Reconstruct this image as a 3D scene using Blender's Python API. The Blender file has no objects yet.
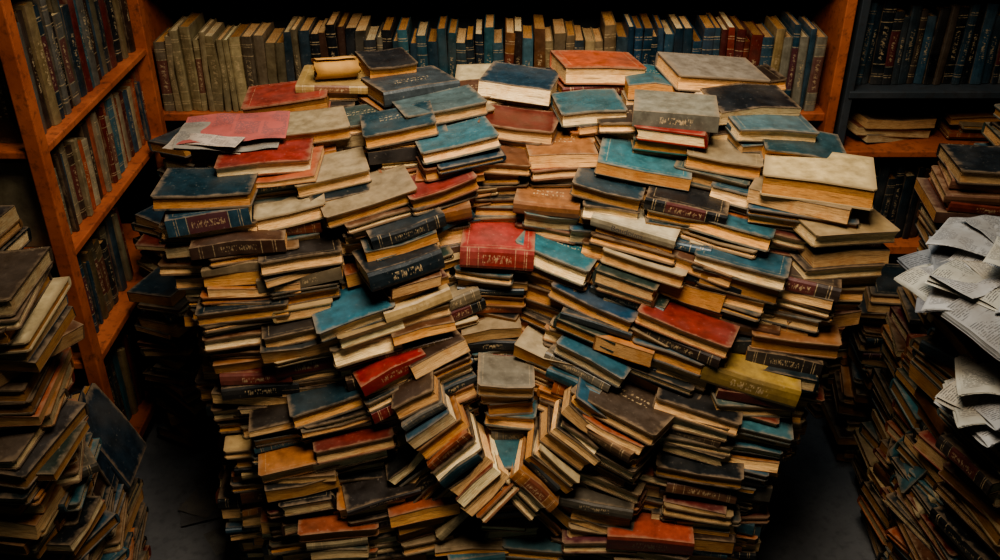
import bpy, math, random
from mathutils import Matrix, Vector, noise
random.seed(7)
R=random.random
def U(a,b): return a+(b-a)*random.random()
def hexc(h):
    h=h.lstrip('#'); o=[]
    for i in (0,2,4):
        c=int(h[i:i+2],16)/255
        o.append(c/12.92 if c<=.04045 else ((c+.055)/1.055)**2.4)
    return o
# ------------------------------------------------------------------ materials
def new_mat(name):
    m=bpy.data.materials.new(name); m.use_nodes=True
    nt=m.node_tree; nt.nodes.clear()
    o=nt.nodes.new('ShaderNodeOutputMaterial'); b=nt.nodes.new('ShaderNodeBsdfPrincipled')
    nt.links.new(b.outputs[0],o.inputs[0]); return m,nt,b
class N:
    def __init__(s,nt): s.nt=nt
    def n(s,t,**k):
        x=s.nt.nodes.new(t)
        for a,v in k.items(): setattr(x,a,v)
        return x
    def l(s,a,b): s.nt.links.new(a,b)
    def val(s,sock,v):
        if hasattr(v,'is_linked'): s.l(v,sock)
        else: sock.default_value=v
    def math(s,op,a,b=None,c=None,clamp=False):
        x=s.n('ShaderNodeMath',operation=op); x.use_clamp=clamp
        s.val(x.inputs[0],a)
        if b is not None: s.val(x.inputs[1],b)
        if c is not None: s.val(x.inputs[2],c)
        return x.outputs[0]
    def mix(s,f,a,b,bt='MIX'):
        x=s.n('ShaderNodeMix',data_type='RGBA',blend_type=bt)
        s.val(x.inputs[0],f); s.val(x.inputs[6],a); s.val(x.inputs[7],b); return x.outputs[2]
    def noise(s,vec,scale,detail=3,rough=.55):
        x=s.n('ShaderNodeTexNoise'); x.inputs['Scale'].default_value=scale
        x.inputs['Detail'].default_value=detail; x.inputs['Roughness'].default_value=rough
        if vec is not None: s.l(vec,x.inputs['Vector'])
        return x.outputs[0]
    def ramp(s,f,a,b,smooth=True):
        x=s.n('ShaderNodeMapRange'); x.clamp=True
        s.val(x.inputs[0],f); s.val(x.inputs[1],a); s.val(x.inputs[2],b)
        x.inputs[3].default_value=0; x.inputs[4].default_value=1; return x.outputs[0]
    def bump(s,h,st,dist,b):
        x=s.n('ShaderNodeBump'); x.inputs['Strength'].default_value=st; x.inputs['Distance'].default_value=dist
        s.l(h,x.inputs['Height']); s.l(x.outputs[0],b.inputs['Normal'])
def cover_mat(name,spine):
    m,nt,b=new_mat(name); g=N(nt)
    col=g.n('ShaderNodeAttribute',attribute_name='Col').outputs['Color']
    rnd=g.n('ShaderNodeAttribute',attribute_name='Rnd').outputs['Fac']
    geo=g.n('ShaderNodeNewGeometry').outputs['Position']
    uv=g.n('ShaderNodeUVMap'); uv.uv_map='UVMap'
    sp=g.n('ShaderNodeSeparateXYZ'); g.l(uv.outputs[0],sp.inputs[0]); u,v=sp.outputs[0],sp.outputs[1]
    n1=g.noise(geo,35,5,.65); n2=g.noise(geo,140,4,.7); n3=g.noise(geo,9,2)
    c=g.mix(g.ramp(n1,.3,.75),g.mix(1.0,col,(.45,.43,.41,1),'MULTIPLY'),col)
    c=g.mix(g.math('MULTIPLY',g.ramp(n3,.45,.7),.25),c,(.11,.09,.07,1))
    def band(x,a,w): 
        d=g.math('ABSOLUTE',g.math('SUBTRACT',x,a)); return g.math('LESS_THAN',d,w)
    if spine:
        uu=g.math('ABSOLUTE',g.math('SUBTRACT',u,.5))
        bands=g.math('MAXIMUM',g.math('MAXIMUM',band(uu,.40,.006),band(uu,.37,.004)),band(uu,.25,.005))
        cv=g.n('ShaderNodeCombineXYZ'); g.l(g.math('ADD',g.math('MULTIPLY',u,46),g.math('MULTIPLY',rnd,91)),cv.inputs[0]); g.l(g.math('MULTIPLY',v,3.2),cv.inputs[1])
        vv=g.n('ShaderNodeTexNoise'); vv.inputs['Scale'].default_value=1.0; vv.inputs['Detail'].default_value=1; g.l(cv.outputs[0],vv.inputs['Vector'])
        ti=g.math('GREATER_THAN',vv.outputs[0],.53)
        win=g.math('MULTIPLY',g.math('LESS_THAN',uu,.2),g.math('LESS_THAN',g.math('ABSOLUTE',g.math('SUBTRACT',v,.5)),.2))
        deco=g.math('MAXIMUM',g.math('MULTIPLY',bands,g.math('GREATER_THAN',rnd,.5)),g.math('MULTIPLY',ti,win))
        deco=g.math('MULTIPLY',deco,g.math('GREATER_THAN',rnd,.25))
        label=g.math('MULTIPLY',g.math('MULTIPLY',g.math('LESS_THAN',uu,.24),g.math('GREATER_THAN',uu,0.0)),g.math('GREATER_THAN',rnd,.9))
        c=g.mix(g.math('MULTIPLY',label,.7),c,(.10,.02,.015,1))
    else:
        uu=g.math('ABSOLUTE',g.math('SUBTRACT',u,.5)); vv_=g.math('ABSOLUTE',g.math('SUBTRACT',v,.5))
        a=g.math('MAXIMUM',uu,vv_)
        fr=g.math('MULTIPLY',band(a,.41,.005),.5)
        cv=g.n('ShaderNodeCombineXYZ'); g.l(g.math('ADD',g.math('MULTIPLY',u,34),g.math('MULTIPLY',rnd,57)),cv.inputs[0]); g.l(g.math('MULTIPLY',v,11),cv.inputs[1])
        vv=g.n('ShaderNodeTexNoise'); vv.inputs['Scale'].default_value=1.0; vv.inputs['Detail'].default_value=1; g.l(cv.outputs[0],vv.inputs['Vector'])
        rows=g.math('GREATER_THAN',g.math('SINE',g.math('MULTIPLY',v,60)),.1)
        ti=g.math('MULTIPLY',g.math('GREATER_THAN',vv.outputs[0],.52),rows)
        win=g.math('MULTIPLY',g.math('LESS_THAN',uu,.24),g.math('LESS_THAN',g.math('ABSOLUTE',g.math('SUBTRACT',v,.62)),.12))
        deco=g.math('MAXIMUM',g.math('MULTIPLY',fr,g.math('GREATER_THAN',rnd,.75)),g.math('MULTIPLY',g.math('MULTIPLY',ti,win),g.math('LESS_THAN',rnd,.2)))
        rim=g.ramp(g.math('ADD',a,g.math('MULTIPLY',g.math('SUBTRACT',n1,.5),.22)),.44,.50)
        c=g.mix(g.math('MULTIPLY',rim,.6),c,(.21,.14,.08,1))
    deco=g.math('MULTIPLY',deco,g.ramp(n2,.35,.55))
    c=g.mix(g.math('MULTIPLY',deco,.7),c,(.42,.30,.16,1))
    scr=g.ramp(n2,.63,.73)
    c=g.mix(g.math('MULTIPLY',scr,.45),c,(.27,.22,.16,1))
    g.l(c,b.inputs['Base Color'])
    g.l(g.math('ADD',g.math('MULTIPLY',n1,.35),.25),b.inputs['Roughness'])
    b.inputs['Specular IOR Level'].default_value=.45
    g.bump(n2,.35,.0012,b)
    return m
MCOV=cover_mat('worn_book_cloth',False); MSPI=cover_mat('book_spine_cloth',True)
def page_mat():
    m,nt,b=new_mat('page_edges'); g=N(nt)
    col=g.n('ShaderNodeAttribute',attribute_name='Col').outputs['Color']
    uv=g.n('ShaderNodeUVMap'); uv.uv_map='UVMap'
    mp=g.n('ShaderNodeMapping'); mp.inputs['Scale'].default_value=(5,.75,1); g.l(uv.outputs[0],mp.inputs[0])
    x=g.noise(mp.outputs[0],1.0,4,.75)
    mp2=g.n('ShaderNodeMapping'); mp2.inputs['Scale'].default_value=(1.5,.22,1); g.l(uv.outputs[0],mp2.inputs[0])
    y=g.noise(mp2.outputs[0],1.0,2,.6)
    geo=g.n('ShaderNodeNewGeometry').outputs['Position']
    st=g.noise(geo,30,4,.6)
    f=g.ramp(x,.30,.58)
    c=g.mix(f,g.mix(1.0,col,(.42,.33,.25,1),'MULTIPLY'),col)
    c=g.mix(g.math('MULTIPLY',g.ramp(y,.42,.32),.6),c,(.05,.03,.018,1))
    c=g.mix(g.math('MULTIPLY',g.ramp(st,.5,.75),.6),c,g.mix(1.0,col,(.62,.38,.20,1),'MULTIPLY'))
    g.l(c,b.inputs['Base Color']); b.inputs['Roughness'].default_value=.85
    b.inputs['Specular IOR Level'].default_value=.15
    g.bump(x,.7,.0012,b); return m
MPAG=page_mat()
def wood_mat(name,c1,c2,rough=.5):
    m,nt,b=new_mat(name); g=N(nt)
    tc=g.n('ShaderNodeTexCoord').outputs['Object']
    n1=g.noise(tc,6,5,.6); n2=g.noise(tc,45,4,.7)
    c=g.mix(g.ramp(n1,.35,.65),c1,c2); c=g.mix(g.math('MULTIPLY',g.ramp(n2,.52,.72),.7),c,(.02,.014,.01,1))
    g.l(c,b.inputs['Base Color']); b.inputs['Roughness'].default_value=rough
    g.bump(n2,.3,.002,b); return m
MORA=wood_mat('orange_varnished_wood',(.44,.12,.04,1),(.26,.06,.02,1))
MDRK=wood_mat('dark_shelf_wood',(.022,.028,.032,1),(.04,.042,.044,1),.6)
def paper_mat(name,ink):
    m,nt,b=new_mat(name); g=N(nt)
    col=g.n('ShaderNodeAttribute',attribute_name='Col').outputs['Color']
    uv=g.n('ShaderNodeUVMap'); uv.uv_map='UVMap'
    sp=g.n('ShaderNodeSeparateXYZ'); g.l(uv.outputs[0],sp.inputs[0])
    rows=g.math('GREATER_THAN',g.math('SINE',g.math('MULTIPLY',sp.outputs[1],200)),.0)
    mp=g.n('ShaderNodeMapping'); mp.inputs['Scale'].default_value=(50,32,1); g.l(uv.outputs[0],mp.inputs[0])
    w=g.math('GREATER_THAN',g.noise(mp.outputs[0],1,1),.44)
    blk=g.ramp(g.noise(uv.outputs[0],3.2,1),.44,.47)
    colm=g.math('GREATER_THAN',g.math('ABSOLUTE',g.math('SINE',g.math('MULTIPLY',sp.outputs[0],12.56))),.22)
    geo=g.n('ShaderNodeNewGeometry').outputs['Position']; st=g.noise(geo,14,4,.6)
    c=g.mix(g.math('MULTIPLY',g.math('MULTIPLY',g.math('MULTIPLY',rows,w),colm),g.math('MULTIPLY',blk,ink)),col,(.05,.05,.055,1))
    c=g.mix(g.math('MULTIPLY',g.ramp(st,.45,.7),.6),c,g.mix(1.0,col,(.5,.44,.38,1),'MULTIPLY'))
    g.l(c,b.inputs['Base Color']); b.inputs['Roughness'].default_value=.8
    g.bump(g.noise(geo,60,3),.3,.003,b); return m
MPAP=paper_mat('printed_old_paper',.8)
MATS=[MCOV,MPAG,MSPI,MORA,MDRK,MPAP]
# ------------------------------------------------------------------ mesh accumulator
class Acc:
    def __init__(s): s.v=[];s.f=[];s.m=[];s.c=[];s.r=[];s.uv=[]
    def build(s,name,bevel=0,smooth_mat=None):
        me=bpy.data.meshes.new(name); me.from_pydata(s.v,[],s.f)
        for m in MATS: me.materials.append(m)
        me.polygons.foreach_set('material_index',s.m)
        a=me.attributes.new('Col','FLOAT_COLOR','FACE'); a.data.foreach_set('color',[q for c in s.c for q in (c[0],c[1],c[2],1)])
        a=me.attributes.new('Rnd','FLOAT','FACE'); a.data.foreach_set('value',s.r)
        l=me.uv_layers.new(name='UVMap'); l.data.foreach_set('uv',[q for t in s.uv for q in t])
        if smooth_mat is not None:
            me.polygons.foreach_set('use_smooth',[mm in smooth_mat for mm in s.m])
        me.update()
        o=bpy.data.objects.new(name,me); bpy.context.collection.objects.link(o)
        if bevel:
            b=o.modifiers.new('bevel','BEVEL'); b.width=bevel; b.segments=2; b.limit_method='ANGLE'
        return o
    def face(s,idx,m,c,r,uv): s.f.append(idx); s.m.append(m); s.c.append(c); s.r.append(r); s.uv.extend(uv)
    def loft(s,M,stations,mats,vpar,c,r,warp,caps=(True,True),capmat=0,ufac=1,uoff=0,capuv=None):
        k=len(stations[0][1]); base=len(s.v); n=len(stations)
        x0=stations[0][0]; x1=stations[-1][0]
        for x,pts in stations:
            for y,z in pts:
                s.v.append(tuple(M@Vector(warp(x,y,z))))
        for i in range(n-1):
            ua=((stations[i][0]-x0)/(x1-x0))*ufac+uoff; ub=((stations[i+1][0]-x0)/(x1-x0))*ufac+uoff
            for j in range(k):
                j2=(j+1)%k; va,vb=vpar[j]
                a=base+i*k+j; b=base+i*k+j2; cc=base+(i+1)*k+j2; d=base+(i+1)*k+j
                s.face((a,d,cc,b),mats[j],c,r,[(ua,va),(ub,va),(ub,vb),(ua,vb)])
        for e,on in enumerate(caps):
            if not on: continue
            st=stations[0 if e==0 else -1][1]; b0=base+(0 if e==0 else (n-1)*k)
            idx=list(range(b0,b0+k)); uv=[(capuv(y,z) if capuv else (.5,.5)) for y,z in st]
            if e==1: idx=idx[::-1]; uv=uv[::-1]
            s.face(tuple(idx),capmat,c,r,uv)
    def box(s,x0,x1,y0,y1,z0,z1,m,c=(.5,.5,.5)):
        s.loft(Matrix.Identity(4),[(x0,[(y0,z0),(y1,z0),(y1,z1),(y0,z1)]),(x1,[(y0,z0),(y1,z0),(y1,z1),(y0,z1)])],[m]*4,[(0,1)]*4,c,.1,lambda x,y,z:(x,y,z),capmat=m)
def book(A,M,L,W,T,col,pcol,spine=1,hard=True,detail=2,rnd=None):
    """lies flat: X = height of book, Y = width (spine at +Y or -Y), Z = thickness from 0"""
    r=R() if rnd is None else rnd; bend=U(-.005,.005) if hard else U(-.011,.011); skew=U(-.28,.28)*spine
    tw=U(-.03,.03)
    def warp(x,y,z):
        q=(2*x/L)
        return (x, y*spine+skew*(z-T/2), z+bend*(q*q-.35)*(z/T*.5+.5)+tw*x*y*4)
    bt=.0030 if hard else .0012; ov=.0035 if hard else .0006
    hw=W/2; c=.006 if hard else .002; hl=L/2
    xs=[-hl,-hl+c,0,hl-c,hl]
    for z0,z1 in ((0,bt),(T-bt,T)):
        st=[]
        for i,x in enumerate(xs):
            e=c if i in (0,len(xs)-1) else 0
            y0=-hw+e; st.append((x,[(y0,z0),(hw,z0),(hw,z1),(y0,z1)]))
        A.loft(M,st,[0,0,0,0],[(0,1),(1,1),(1,0),(0,0)],col,r,warp)
    py0=-hw+ov; py1=hw-.003; zz0=bt*.9; zz1=T-bt*.9; zm=(zz0+zz1)/2; cc=.004 if hard else .001
    off=R()*30
    st=[(x*(1-2*ov/L),[(py0,zz0),(py1,zz0),(py1,zz1),(py0,zz1),(py0+cc,zm)]) for x in xs]
    A.loft(M,st,[1]*5,[(0,1),(0,1),(0,1),(zz1*1000,zm*1000),(zm*1000,zz0*1000)],pcol,r,warp,capmat=1,ufac=L*8,uoff=off,capuv=lambda y,z:(off+y*9+7,z*1000))
    bu=.004 if hard else .0004
    arc=[(hw-.003,0),(hw,0),(hw+bu*.75,T*.16),(hw+bu,T*.5),(hw+bu*.75,T*.84),(hw,T),(hw-.003,T)]
    vp=[(0,0),(0,.16),(.16,.5),(.5,.84),(.84,1),(1,1),(1,0)]
    sc=col if R()<.75 else [q*.6 for q in col]
    A.loft(M,[(x,arc) for x in (-hl,0,hl)],[2]*7,vp,sc,r,warp,capmat=0)
PAL=[('16252a',11),('1c363c',9),('2a525c',7),('3a666c',6),('101416',12),('241e1a',12),('3c2a1e',11),('5e3a22',9),('602019',5),('702c1e',5),
('944a28',6),('5a5244',4),('8e7a5c',5),('a68c60',6),('a06634',6),('2c4c5a',4),('46544f',3),('a85a28',5),('2a3a32',3),('b8a47c',4),('4e1a20',2),('6e5032',6)]
PT=[hexc(p[0]) for p in PAL]; PW=[p[1] for p in PAL]
def rc():
    c=random.choices(PT,PW)[0]; k=U(.7,1.3); return [min(1,q*k) for q in c]
PG=[hexc(x) for x in ('dcaa70','d09a5c','edcf9a','c28c50','dcb07a','f2d6a4','b4804a','e4ba82')]
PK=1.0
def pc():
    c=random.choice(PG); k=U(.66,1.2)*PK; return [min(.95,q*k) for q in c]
def stack(A,x,y,z,L,W,yaw,lean,tops=(),floor=0.0,nmax=99,spinep=.20,decay=.93,lenj=.17,tr=(.012,.032),chaos=1.0,drift=0,shrink=1.0):
    pos=Vector((x,y,z)); ln=math.radians(lean); yw=yaw; i=0; ph=R()*6
    while pos.z>floor+.012 and i<nmax:
        T=U(*tr)
        if R()<.12: T*=1.35
        if i==0 and len(tops)>0 and tops[0][1]: T=tops[0][1]
        l=L*U(1-lenj,1+lenj*.7)*shrink; w=W*U(.88,1.12)*(.5+.5*shrink)
        if i==0: l,w=L,W
        tx=U(-2.2,2.2)*chaos; ty=U(-2.4,2.4)*chaos
        if i==0: tx=U(-3.5,3.5); ty=U(-4,4)
        ax=Vector((-math.sin(ln),0,math.cos(ln)))
        pos=pos-ax*T; pos.x+=drift
        if pos.z<floor: pos.z=floor
        col=hexc(tops[i][0]) if i<len(tops) and tops[i][0] else rc()
        sp=-1 if R()<spinep else 1
        if i<len(tops) and len(tops[i])>2: sp=tops[i][2]
        a=yw+random.gauss(0,5*chaos) if i>0 else yw
        r90=0
        if i>0 and R()<.10 : r90=90
        if i>1 and R()<.08*chaos: a+=U(-28,28)
        off=Vector((U(-.010,.010)*chaos+.014*math.sin(ph+i*.4),U(-.012,.010)*chaos+(.008*math.sin(ph*2+i*.5)),0))
        if i==0: off*=0
        M=Matrix.Translation(pos+off)@Matrix.Rotation(-ln,4,'Y')@Matrix.Rotation(math.radians(a+r90),4,'Z')@Matrix.Rotation(math.radians(tx),4,'X')@Matrix.Rotation(math.radians(ty),4,'Y')
        if i==0: M0=M; T0=T
        book(A,M,l,w,T,col,pc(),sp,R()<.75)
        ln*=decay; yw=yw*.985; i+=1
    return M0,T0
# ------------------------------------------------------------------ central heap
H=Acc()
cols=[
(-.502,2.20,1.047,.20,.15,5,3,[('93382a',.035,1),('b0a48a',0)]),
(-.395,2.25,1.070,.17,.13,0,2,[('a88850',.02)]),
(-.279,2.30,1.097,.12,.16,20,2,[('1a1d1f',.035,1),('20282c',0)]),
(-.215,2.20,1.080,.19,.15,28,4,[('3a4143',.035,-1)]),
(-.140,2.08,1.070,.19,.14,20,6,[('4c5b5a',.03,1)]),
(-.069,2.20,1.055,.15,.13,8,3,[('5a3a26',0)]),
(.047,2.20,1.086,.17,.14,-14,0,[('1c3440',.035,1),('98803c',.01)]),
(.140,2.25,1.05,.15,.14,-4,0,[]),
(.233,2.25,1.110,.20,.14,12,-2,[('a8502e',.04,1),('7c2a20',0)]),
(.352,2.20,1.089,.12,.15,0,0,[('2d5a60',.035,1)]),
(.497,2.20,1.110,.23,.15,12,-4,[('847868',.035,1),('d8bd96',.03)]),
(.565,2.08,1.083,.19,.13,12,-4,[('16181a',.035,1)]),
(.592,2.0,1.060,.18,.14,6,-5,[('4c6468',.03,1)]),
(.655,1.95,1.030,.18,.14,-5,-5,[('2c464a',.03)]),
(-.584,2.05,1.010,.21,.16,5,3,[('8c3f38',.03,1)]),
(-.425,2.05,1.036,.16,.13,15,5,[('988668',.03)]),
(-.320,2.10,1.03,.16,.13,8,5,[]),
(-.222,2.0,1.060,.16,.13,10,5,[('1f3c44',.03)]),
(-.097,1.95,1.042,.17,.14,14,6,[('386068',.025,1),('1c3440',0)]),
(.045,2.05,1.040,.17,.14,-12,0,[('5c2419',.03),('101418',0)]),
(.202,2.08,1.070,.15,.13,8,-2,[('2c545a',.03)]),
(.131,1.98,1.010,.15,.13,5,0,[('8c5c36',.03)]),
(.29,2.05,1.05,.15,.13,0,-2,[]),
(.382,2.0,1.095,.18,.14,-8,-4,[('7d7868',.034,-1),('8c2418',.040,-1),('1f5a54',.036,-1)]),
(.482,1.93,1.016,.16,.13,-12,-5,[('8c7a5c',.03)]),
(.662,1.83,1.022,.22,.17,-16,-4,[('c8b080',.042,1),('8f7a5a',0)]),
(.557,1.87,.96,.19,.14,-22,-8,[('2e505a',.03,1)]),
(-.607,1.83,.988,.20,.15,3,2,[('183038',.028,1),('2a4450',.02),('101418',0)]),
(-.504,1.93,1.016,.20,.14,6,4,[('862e24',.03,1),('a85a3c',.025)]),
(-.366,1.92,.984,.16,.13,14,6,[('988668',.03)]),
(-.285,1.86,.958,.20,.14,18,8,[('8a785c',.03,1)]),
(-.134,1.88,.971,.15,.13,20,8,[('7c2a22',.03)]),
(-.21,1.82,.916,.16,.13,20,10,[('16242a',.03)]),
(0,1.95,1.0,.13,.13,0,0,[]),
(-.004,1.83,.867,.155,.13,-3,0,[('90342c',.045,-1),('8f8672',0)]),
(.108,1.9,.936,.14,.13,-8,-4,[('8c5c36',.03)]),
(.234,1.88,.968,.15,.13,-14,-6,[('1c343c',.03)]),
(.313,1.93,1.0,.20,.14,-10,-5,[('346268',.025,1),('2a3a32',0)]),
(.400,1.85,.955,.17,.13,-15,-8,[('181818',.03)]),
(.297,1.83,.912,.18,.13,-20,-8,[('bcae90',.028,-1)]),
(.700,1.78,.937,.19,.16,14,-6,[('a08860',.03)]),
(.494,1.81,.916,.17,.13,-22,-8,[('335c64',.03)]),
(-.543,1.79,.903,.19,.14,8,3,[('4a3022',.03,-1)]),
(-.444,1.85,.936,.15,.13,12,5,[('a89676',.03)]),
(-.422,1.78,.867,.17,.13,14,6,[('241e1a',.03)]),
(-.313,1.73,.759,.17,.14,17,10,[('2f6270',.03,1)]),
(-.219,1.76,.861,.16,.12,24,12,[('182226',.04,-1)]),
(-.129,1.80,.748,.14,.12,20,12,[('988668',.03)]),
(-.022,1.79,.685,.13,.12,5,3,[('8a785c',.03)]),
(.128,1.82,.845,.17,.13,-22,-10,[('2b6068',.035,1)]),
(.214,1.76,.761,.19,.13,-26,-12,[('1c3c50',.03,1)]),
(.318,1.79,.844,.18,.13,-22,-10,[('a89676',.03)]),
(.42,1.78,.855,.17,.13,-22,-10,[('5a3a26',.03)]),
(.508,1.75,.866,.19,.13,-20,-8,[('264a54',.03)]),
(.615,1.75,.842,.19,.14,-16,-5,[('33241b',.03)]),
(.396,1.69,.748,.20,.14,-24,-12,[('7c2a20',.03,1)]),
(.298,1.73,.725,.17,.13,-24,-12,[('8a785c',.03)]),
(.527,1.65,.663,.20,.14,-14,-8,[('a8873c',.040,-1)]),
(.625,1.71,.717,.18,.14,-10,-4,[('8c5c36',.035)]),
(-.542,1.75,.767,.19,.14,8,3,[('16242a',.03)]),
(-.426,1.73,.725,.16,.13,13,6,[('241e1a',.03)]),
(-.246,1.69,.650,.15,.13,24,14,[('8a241e',.03,-1)]),
(-.15,1.71,.667,.13,.12,24,16,[('3c2a1e',.03)]),
(.011,1.67,.624,.12,.11,0,0,[('6e6656',.03)]),
(.119,1.73,.653,.14,.12,-22,-12,[('a89676',.03)]),
(.212,1.69,.673,.16,.13,-26,-15,[('2c5460',.03)]),
(.265,1.60,.600,.20,.15,-34,-14,[('4a3c30',.028,1)]),
(-.367,1.67,.577,.18,.13,16,8,[('1c343c',.03)]),
(-.56,1.75,.517,.16,.14,5,2,[('5a3a26',.03)]),
(-.458,1.67,.535,.17,.14,10,4,[]),
(.42,1.62,.601,.18,.13,-16,-8,[('181818',.03)]),
(.526,1.61,.560,.18,.13,-12,-5,[]),
(.58,1.70,.550,.16,.14,-8,-3,[]),
(-.535,1.70,.441,.16,.14,8,2,[]),
(-.434,1.61,.466,.17,.13,12,4,[]),
(-.321,1.63,.502,.17,.13,14,6,[('6c2418',.03)]),
(-.56,1.72,.279,.18,.15,4,0,[]),
(-.261,1.58,.402,.16,.13,15,5,[]),
(-.173,1.57,.376,.15,.13,12,5,[]),
(-.066,1.56,.276,.16,.13,5,0,[]),
(.088,1.56,.27,.16,.13,-5,0,[]),
(.215,1.56,.40,.16,.13,-14,-6,[]),
(.32,1.60,.45,.18,.13,-14,-6,[]),
(.424,1.57,.48,.18,.13,-12,-5,[]),
(.515,1.61,.463,.16,.13,-8,-4,[]),
(.323,1.53,.345,.18,.14,-6,-2,[('a0452c',.05,-1)]),
(.217,1.54,.316,.16,.13,-4,0,[]),
(-.352,1.55,.335,.17,.13,8,2,[]),
(-.445,1.62,.306,.17,.14,6,2,[]),
(.43,1.56,.365,.17,.13,-6,-2,[]),
(.51,1.60,.326,.16,.13,-4,0,[]),
(.012,1.585,.475,.12,.12,0,0,[]),
]
TXT=None
for c in cols:
    dr=0
    if c[0]>.55: dr=-.0042
    elif c[0]>.5: dr=-.002
    elif c[0]<-.52: dr=.0010
    r=stack(H,*c[:7],tops=c[7],chaos=1.15 if c[2]>.7 else .85,drift=dr,shrink=.93 if c[2]>.7 else .87)
    if c[7] and c[7][0][0]=='bcae90': TXT=(r,c[4])
for x in [i*.16-.5 for i in range(8)]:
    stack(H,x+U(-.02,.02),2.40,U(.95,1.03),.18,.14,U(-15,15),0)
def chain(A,x,y,z,n,lean,yaw,L,W,dd=0,tops={},tr=(.018,.032),dy=0):
    ln=math.radians(lean); pos=Vector((x,y,z))
    for i in range(n):
        T=U(*tr)
        a=math.radians(lean+dd*i+U(-3,3))
        M=Matrix.Translation(pos+Vector((U(-.007,.007),U(-.008,.008),U(-.007,.007))))@Matrix.Rotation(-a,4,'Y')@Matrix.Rotation(math.radians(yaw+U(-5,5)),4,'Z')@Matrix.Rotation(math.radians(U(-3,3)),4,'X')
        book(A,M,L*U(.86,1.12),W*U(.9,1.1),T,hexc(tops[i]) if i in tops else rc(),pc(),-1 if R()<.2 else 1,R()<.7)
        ln=math.radians(lean+dd*i); pos=pos+Vector((-math.sin(ln),dy,math.cos(ln)))*T
chain(H,-.01,1.555,.40,11,48,10,.11,.14,dd=-1.8,tops={10:'3c2a1e',9:'6e6a60'},dy=.28)
chain(H,.035,1.555,.40,11,-50,-10,.11,.14,dd=1.8,tops={10:'2c5464'},dy=.28)
chain(H,-.085,1.59,.32,8,42,10,.12,.13,dy=.2)
chain(H,.10,1.59,.32,8,-44,-10,.12,.13,dy=.2)
heap=H.build('book_heap')
mi,nt,bb=new_mat('dark_lettering_ink'); bb.inputs['Base Color'].default_value=(.06,.05,.045,1)
(M0,T0),W0=TXT
tc=bpy.data.curves.new('spine_lettering','FONT'); tc.body='Boudouns'; tc.size=.017; tc.align_x='CENTER'; tc.align_y='CENTER'; tc.materials.append(mi)
to=bpy.data.objects.new('spine_lettering',tc); bpy.context.collection.objects.link(to)
to.matrix_world=M0@Matrix.Translation((-.01,-W0/2-.0095,T0/2))@Matrix.Rotation(math.radians(90),4,'X'); to.parent=heap

# ------------------------------------------------------------------ loose sheets
def sheet(A,M,w,h,col,amp=.02,seed=0,n=18,drape=(0,0,.3),front=(0,.3)):
    base=len(A.v)
    for j in range(n+1):
        for i in range(n+1):
            x=(i/n-.5)*w; y=(j/n-.5)*h
            p=Vector((x*6+seed*3.1,y*6,seed))
            z=amp*noise.noise(p)+amp*.35*noise.noise(p*3.3)
            z-=amp*.35*abs(math.sin((x*.8+y*.5)*30+seed))*.6
            a=max(0,-x/w-drape[2]+.0); b=max(0,x/w-drape[2]); f=max(0,-y/h-front[1])
            z-=drape[0]*a+drape[1]*b+front[0]*f
            xx=x+drape[0]*a*.75*(1 if a>0 else 0); yy=y+front[0]*f*.6
            A.v.append(tuple(M@Vector((xx+amp*.5*noise.noise(p*1.5+Vector((9,9,9))),yy+amp*.5*noise.noise(p*1.5+Vector((4,1,9))),z))))
    r=R()
    for j in range(n):
        for i in range(n):
            a=base+j*(n+1)+i
            A.face((a,a+1,a+n+2,a+n+1),5,col,r,[(i/n,j/n),((i+1)/n,j/n),((i+1)/n,(j+1)/n),(i/n,(j+1)/n)])
def MT(x,y,z,rz=0,rx=0,ry=0):
    return Matrix.Translation((x,y,z))@Matrix.Rotation(math.radians(rz),4,'Z')@Matrix.Rotation(math.radians(rx),4,'X')@Matrix.Rotation(math.radians(ry),4,'Y')
def folded(A,M,w,h,col,t=.010,seed=0,amp=.004,nl=5,dr=0):
    """a folded newspaper: leaves fanned slightly, joined by a rounded fold"""
    n=12
    for k in range(nl):
        base=len(A.v); zz=t*(k/(nl-1)); sx=U(-.004,.004); sh=U(0,.006); c=[q*U(.75,1.1) for q in [1]]; c=[q*c[0] for q in col]; r=R()
        for j in range(n+1):
            for i in range(n+1):
                x=(i/n-.5)*w; y=(j/n-.5)*(h-sh)
                q=max(0,1-(j/n)*6)
                z=zz+(t/2-zz)*q*q*.9
                p=Vector((x*5+seed,y*5,seed)); z+=amp*noise.noise(p)*2+amp*.5*noise.noise(p*4+Vector((0,0,k*.2)))
                e=max(0,-x/w-.2); z-=dr*e*e*4
                z+=max(0,(x/w)+(y/h)-.7)*.05*k/nl*(1 if seed%2<1 else 0)
                A.v.append(tuple(M@Vector((x+sx,y,z))))
        for j in range(n):
            for i in range(n):
                a=base+j*(n+1)+i
                A.face((a,a+1,a+n+2,a+n+1),5,c,r,[(i/n,j/n),((i+1)/n,j/n),((i+1)/n,(j+1)/n),(i/n,(j+1)/n)])
P=Acc()
sheet(P,MT(-.60,2.0,1.020,-6,2,0),.24,.16,hexc('90806e'),.012,1)
sheet(P,MT(-.59,1.98,1.028,4,2,1),.22,.13,hexc('7c7468'),.012,2)
sheet(P,MT(-.585,2.01,1.036,6,2,-2),.23,.15,hexc('964c44'),.010,3)
sheet(P,MT(-.62,1.94,1.034,-14,3,-2),.14,.05,hexc('a09080'),.008,4)
mg=P.build('worn_magazine',smooth_mat=[5]); mg.parent=heap
Rr=Acc(); n=36
M=MT(-.385,2.22,1.098,12,0,0)
for e in range(5):
    x=-.05+.025*e
    for i in range(n): 
        t=i/(n-1)*4.6*math.pi; r=.010+.0012*t+.002*noise.noise(Vector((t,e*.8,3)))
        y=r*math.cos(t); z=r*math.sin(t)
        Rr.v.append(tuple(M@Vector((x+.016*noise.noise(Vector((t*.7,1,x*3))),y,z))))
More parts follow.
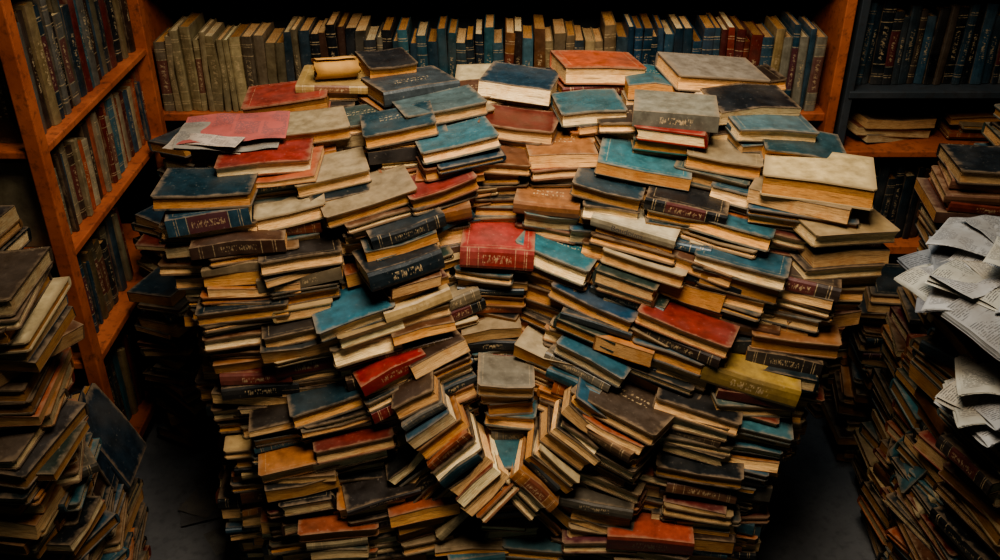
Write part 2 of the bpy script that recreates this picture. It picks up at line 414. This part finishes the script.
for e in range(4):
    for i in range(n-1):
        a=e*n+i; Rr.face((a,a+1,a+n+1,a+n),5,hexc('a87c40'),.4,[(.1,.1)]*4)
o=Rr.build('rolled_paper',smooth_mat=[5]); so=o.modifiers.new('s','SOLIDIFY'); so.thickness=.0012

# ------------------------------------------------------------------ bookcases
def upright_row(A,axis,fixed,a0,a1,z,hr,depth,cols=None,lean=3,tr=(.016,.034)):
    a=a0
    while a<a1:
        T=U(*tr); h=U(*hr); w=depth*U(.85,1)
        c=cols((a-a0)/(a1-a0)) if cols else rc()
        rz=Matrix(((0,0,1,0),(0,1,0,0),(-1,0,0,0),(0,0,0,1)))
        if axis=='x':
            M=Matrix.Translation((a,fixed+w/2+U(0,.012),z+h/2+.001))@Matrix.Rotation(math.radians(U(-lean,lean)*.5),4,'Y')@rz
        else:
            M=Matrix.Translation((fixed-w/2-U(0,.015),a,z+h/2+.001))@Matrix.Rotation(math.radians(90),4,'Z')@Matrix.Rotation(math.radians(U(-lean,lean)*.5),4,'Y')@rz
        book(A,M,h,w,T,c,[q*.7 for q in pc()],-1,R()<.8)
        a+=T+U(0,.002)
def mk_case(boxes,rows,lying=(),name='bookcase'):
    root=bpy.data.objects.new(name,None); bpy.context.collection.objects.link(root)
    A=Acc()
    for b in boxes: A.box(*b)
    f=A.build('frame',bevel=.003); f.parent=root
    B=Acc()
    for r in rows: upright_row(B,**r)
    for l in lying: stack(B,*l[0],**l[1])
    if B.v:
        g=B.build('shelved_books'); g.parent=root
    return root
O=3;K=4
def pal(*hs):
    cs=[hexc(h) for h in hs]
    def f(t):
        c=random.choice(cs); k=U(.7,1.2); return [q*k for q in c]
    return f
def backcol(t):
    if t<.17: s=('a89468','94825c','b59e74','7a6850')
    elif t<.36: s=('22343c','1c2a34','6e6450','2d4248','8f7e5c','1a1e22','4a3022')
    elif t<.5: s=('2c5058','23404c','33606c','3c686e','1c2a34','8a7a54')
    elif t<.58: s=('4c6c74','33241b','8a5a34')
    elif t<.70: s=('b59a6c','a0845c','8f7450','3c5058')
    elif t<.84: s=('244c60','305a6c','1c3c4c','28485c','4a3022')
    elif t<.90: s=('8c3420','a04a2c','5c2019')
    else: s=('b09c74','4c7080','8c8470','a88c5c','305a6c')
    c=hexc(random.choice(s)); k=U(.5,.95); return [q*k for q in c]
mk_case([(-1.06,1.0,2.76,3.06,.75,.775,O),(-1.06,1.0,2.76,3.06,.38,.41,O),(-1.06,1.0,2.76,3.06,0,.06,K),
 (-1.06,1.0,2.80,3.06,1.13,1.155,K),(-1.06,1.0,2.78,3.06,1.55,1.58,K),(-1.06,1.0,3.04,3.07,0,2.0,K),
 (-1.06,-1.03,2.75,3.06,0,2.0,O),(.975,1.005,2.74,3.06,0,2.0,O),(-1.06,1.0,2.76,3.06,1.97,2.0,K)],
 [dict(axis='x',fixed=2.775,a0=-1.01,a1=.95,z=.775,hr=(.205,.262),depth=.17,cols=backcol),
  dict(axis='x',fixed=2.79,a0=-1.01,a1=.95,z=.41,hr=(.22,.28),depth=.17),
  dict(axis='x',fixed=2.84,a0=-1.01,a1=.95,z=1.155,hr=(.22,.28),depth=.17)])
dk=pal('22343c','2c4450','2a4450','181a1c','5c2019','3c2a1e','5e5a50','6a6048','305c64','806c48')
xl=-1.0
lc=mk_case([(xl-.035,xl,1.96,2.0,0,2.0,O),(xl-.04,xl,2.70,2.735,0,2.0,O),(xl-.30,xl-.26,1.96,2.0,0,2.0,O),
 (xl-.30,xl-.005,1.97,2.72,.975,.993,O),(xl-.30,xl-.005,1.97,2.72,.71,.728,O),(xl-.30,xl-.005,1.97,2.72,.405,.425,O),(xl-.30,xl-.005,1.97,2.72,.06,.09,O),(xl-.30,xl-.005,1.97,2.72,1.32,1.345,O),
 (xl-.32,xl-.30,1.96,2.74,0,2.0,K)],
 [dict(axis='y',fixed=xl-.03,a0=2.02,a1=2.69,z=.993,hr=(.22,.29),depth=.17,cols=dk),
  dict(axis='y',fixed=xl-.03,a0=2.02,a1=2.69,z=.729,hr=(.17,.215),depth=.16,cols=pal('6c2418','a08c68','8c8064','3c2a1e','2c4450','335c64','a89676','9c4a2c')),
  dict(axis='y',fixed=xl-.05,a0=2.02,a1=2.4,z=.426,hr=(.18,.24),depth=.16,cols=dk,lean=8),
  dict(axis='y',fixed=xl-.04,a0=2.02,a1=2.69,z=.091,hr=(.2,.26),depth=.16,cols=dk)])
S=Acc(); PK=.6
stack(S,-.89,2.42,.64,.2,.14,55,4,[('1c3440',.03),('22343c',.03)],chaos=1.6)
stack(S,-.88,2.24,.52,.2,.14,70,5,[('22343c',.03)],chaos=1.6)
stack(S,-.88,2.6,.78,.2,.14,60,2,[('3c4a4e',.03)],chaos=1.4)
fb=S.build('fallen_books'); fb.parent=lc
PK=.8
mk_case([(1.03,1.9,2.74,3.06,.828,.85,K),(1.03,1.9,2.74,3.06,.64,.66,O),(1.03,1.9,2.74,3.06,.30,.33,O),(1.03,1.9,2.74,3.06,1.14,1.165,K),
 (1.02,1.045,2.745,3.06,0,2.0,K),(1.87,1.9,2.74,3.06,0,2.0,O),(1.03,1.9,3.04,3.07,0,2.0,K)],
 [dict(axis='x',fixed=2.80,a0=1.06,a1=1.85,z=.851,hr=(.20,.25),depth=.17,cols=pal('22343c','1c2a34','33241b','6e6a60','2a4450','5a4a3a','101418')),
  dict(axis='x',fixed=2.79,a0=1.06,a1=1.85,z=.331,hr=(.2,.27),depth=.17,cols=pal('22343c','1c2a34','33241b','101418')),
  dict(axis='x',fixed=2.82,a0=1.06,a1=1.85,z=1.166,hr=(.2,.27),depth=.17)],
 [((1.22,2.88,.735,.24,.15,12,-6),dict(floor=.66,tops=[('33241b',.03)])),((1.5,2.88,.75,.22,.15,-4,0),dict(floor=.66))])

# ------------------------------------------------------------------ piles at the sides
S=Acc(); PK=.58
stack(S,-.90,1.47,.975,.15,.20,4,0,[('4a3c30',.03),('6a5544',.03),('33241b',.03)],spinep=.1,drift=-.001)
stack(S,-1.03,1.60,1.00,.16,.2,-8,0,[('3a3430',.03)],spinep=.3)
stack(S,-.91,1.40,.70,.14,.20,-4,0,[('5a4a3c',.02),('3a3430',.03)],spinep=.1)
for i in range(6):
    M=MT(-.935+.011*i,1.42+.05*i,.54-.02*i,8+U(-5,5),0,70+U(-4,4))
    book(S,M,.20*U(.9,1.1),.14,U(.020,.034),random.choice([hexc('33241b'),hexc('1c2a34'),hexc('5a4a3a'),hexc('181818')]),pc(),-1 if i%2 else 1,True)
stack(S,-.94,1.66,.40,.14,.18,6,0)
stack(S,-.90,1.54,.40,.14,.16,10,0)
S.build('worn_book_stack')
root=bpy.data.objects.new('book_and_newspaper_pile',None); bpy.context.collection.objects.link(root)
S=Acc()
stack(S,1.07,1.92,1.00,.2,.16,-6,-2,[('1c2226',.03),('7c5038',.035,-1),('6e4a34',.03,-1),('8a3a24',.045,-1),('5c4034',.04,-1)])
stack(S,1.24,2.05,1.05,.2,.16,6,0)
stack(S,1.08,1.73,.87,.2,.18,8,0,[('3a3e40',.03)])
stack(S,.99,1.60,.82,.17,.2,12,0,[('2a2e30',.03)],spinep=.1,drift=.001)
stack(S,1.16,1.5,.84,.2,.2,14,0,[('2a2e30',.03)],spinep=.1)
stack(S,1.01,1.44,.68,.17,.2,16,0,[('5a5a56',.02)])
stack(S,1.00,1.55,.50,.16,.2,20,0,[('7c2018',.04,-1)])
stack(S,1.02,1.77,.60,.16,.15,10,0,[('a0452c',.03)])
for i in range(6):
    M=MT(.975+.01*i,1.66-.05*i,.42-.01*i,-6+U(-5,5),0,-60+U(-5,5))
    book(S,M,.22*U(.9,1.1),.15,U(.022,.036),rc(),pc(),-1 if i%2 else 1,True)
stack(S,1.14,1.6,.4,.2,.2,10,0)
stack(S,1.06,2.16,.55,.2,.16,-12,0)
stack(S,1.02,2.36,.42,.2,.16,12,0)
q=S.build('books'); q.parent=root
P=Acc(); PK=1
wh=[hexc(x) for x in ('9a9894','868480','a8a496','76787a','989080','666668')]
z=.835
for k,(x,y,w,h,rz,c) in enumerate([
 (1.00,1.72,.28,.20,12,3),(.96,1.60,.27,.20,-24,5),(1.04,1.60,.28,.20,30,1),(.94,1.64,.24,.18,14,2),(1.02,1.50,.26,.18,-12,4),
 (.935,1.54,.23,.17,-32,0),(1.03,1.70,.25,.18,-8,5),(.96,1.48,.24,.17,20,1),(.98,1.65,.25,.17,-18,3),(1.05,1.56,.24,.18,8,0),(.935,1.59,.20,.15,38,2),(1.02,1.48,.21,.16,-30,0),(1.00,1.62,.20,.15,5,4),(.95,1.67,.18,.13,-40,0)]):
    folded(P,MT(x,y,z+k*.0072,rz,U(-4,2),U(-5,5)),w,h,wh[c],t=U(.007,.013),seed=k*1.7,amp=.005,dr=U(.02,.07))
sheet(P,MT(.91,1.60,.925,25,-4,-8),.17,.13,wh[0],.03,5)
sheet(P,MT(.98,1.54,.95,-35,6,6),.16,.12,wh[2],.028,8)
sheet(P,MT(1.03,1.70,.945,15,0,3),.18,.13,wh[1],.026,12)
for k,(x,y,zz,rz) in enumerate([(.965,1.43,.70,10),(.955,1.42,.714,-14),(.96,1.44,.728,28),(.98,1.42,.742,4),(.97,1.44,.756,-22)]):
    folded(P,MT(x,y,zz,rz,-6,6),.22,.17,wh[(k*2)%6],t=.010,seed=k+40.,amp=.005,dr=.07)
q=P.build('newspapers',smooth_mat=[5]); q.parent=root
P=Acc()
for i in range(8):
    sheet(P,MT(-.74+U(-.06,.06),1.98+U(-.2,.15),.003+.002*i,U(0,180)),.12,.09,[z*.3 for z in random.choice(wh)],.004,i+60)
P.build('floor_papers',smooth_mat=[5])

# ------------------------------------------------------------------ room
def surf(name,c1,c2,rough):
    m,nt,b=new_mat(name); g=N(nt); tc=g.n('ShaderNodeTexCoord').outputs['Object']
    n1=g.noise(tc,3,6,.65); n2=g.noise(tc,40,4)
    c=g.mix(g.ramp(n1,.3,.7),c1,c2); c=g.mix(g.math('MULTIPLY',g.ramp(n2,.5,.7),.4),c,(.02,.02,.02,1))
    g.l(c,b.inputs['Base Color']); b.inputs['Roughness'].default_value=rough; g.bump(n2,.4,.004,b); return m
def boxo(name,x0,x1,y0,y1,z0,z1,mat):
    me=bpy.data.meshes.new(name)
    me.from_pydata([(x0,y0,z0),(x1,y0,z0),(x1,y1,z0),(x0,y1,z0),(x0,y0,z1),(x1,y0,z1),(x1,y1,z1),(x0,y1,z1)],[],[(0,3,2,1),(4,5,6,7),(0,1,5,4),(1,2,6,5),(2,3,7,6),(3,0,4,7)])
    me.materials.append(mat); o=bpy.data.objects.new(name,me); bpy.context.collection.objects.link(o); return o
mf=surf('worn_concrete',(.12,.12,.12,1),(.05,.052,.055,1),.7); mw=surf('dark_plaster',(.03,.032,.035,1),(.05,.05,.05,1),.9)
boxo('floor',-2,2.4,-1,3.2,-.1,0,mf); boxo('wall_back',-2,2.4,3.1,3.2,0,3,mw)
boxo('wall_left',-2.1,-2,-1,3.2,0,3,mw); boxo('wall_right',2.4,2.5,-1,3.2,0,3,mw); boxo('ceiling',-2,2.4,-1,3.2,3,3.1,mw)
# ------------------------------------------------------------------ light
def area(name,loc,tgt,size,e,col,spread=180):
    l=bpy.data.lights.new(name,'AREA'); l.energy=e; l.size=size; l.color=col; l.spread=math.radians(spread)
    o=bpy.data.objects.new(name,l); bpy.context.collection.objects.link(o); o.location=loc
    o.rotation_euler=(Vector(tgt)-Vector(loc)).to_track_quat('-Z','Y').to_euler(); return o
area('ceiling_light',(.1,1.2,2.5),(.08,1.98,.95),.8,23,(1.0,.87,.71),98)
area('ceiling_light',(.1,2.1,2.7),(.05,2.15,0),1.0,11,(.82,.95,1.0),150)
w=bpy.data.worlds.new('world'); w.use_nodes=True; bpy.context.scene.world=w
w.node_tree.nodes['Background'].inputs[0].default_value=(.30,.5,.56,1); w.node_tree.nodes['Background'].inputs[1].default_value=.12
# ------------------------------------------------------------------ camera
cd=bpy.data.cameras.new('camera'); cd.lens=35; cd.sensor_width=36; cd.clip_start=.02
co=bpy.data.objects.new('camera',cd); bpy.context.collection.objects.link(co)
co.location=(0,0,1.85); co.rotation_euler=(math.radians(90-31),0,0); bpy.context.scene.camera=co
vs=bpy.context.scene.view_settings
vs.view_transform='AgX'
try: vs.look='AgX - Medium High Contrast'
except Exception as e: print(e)
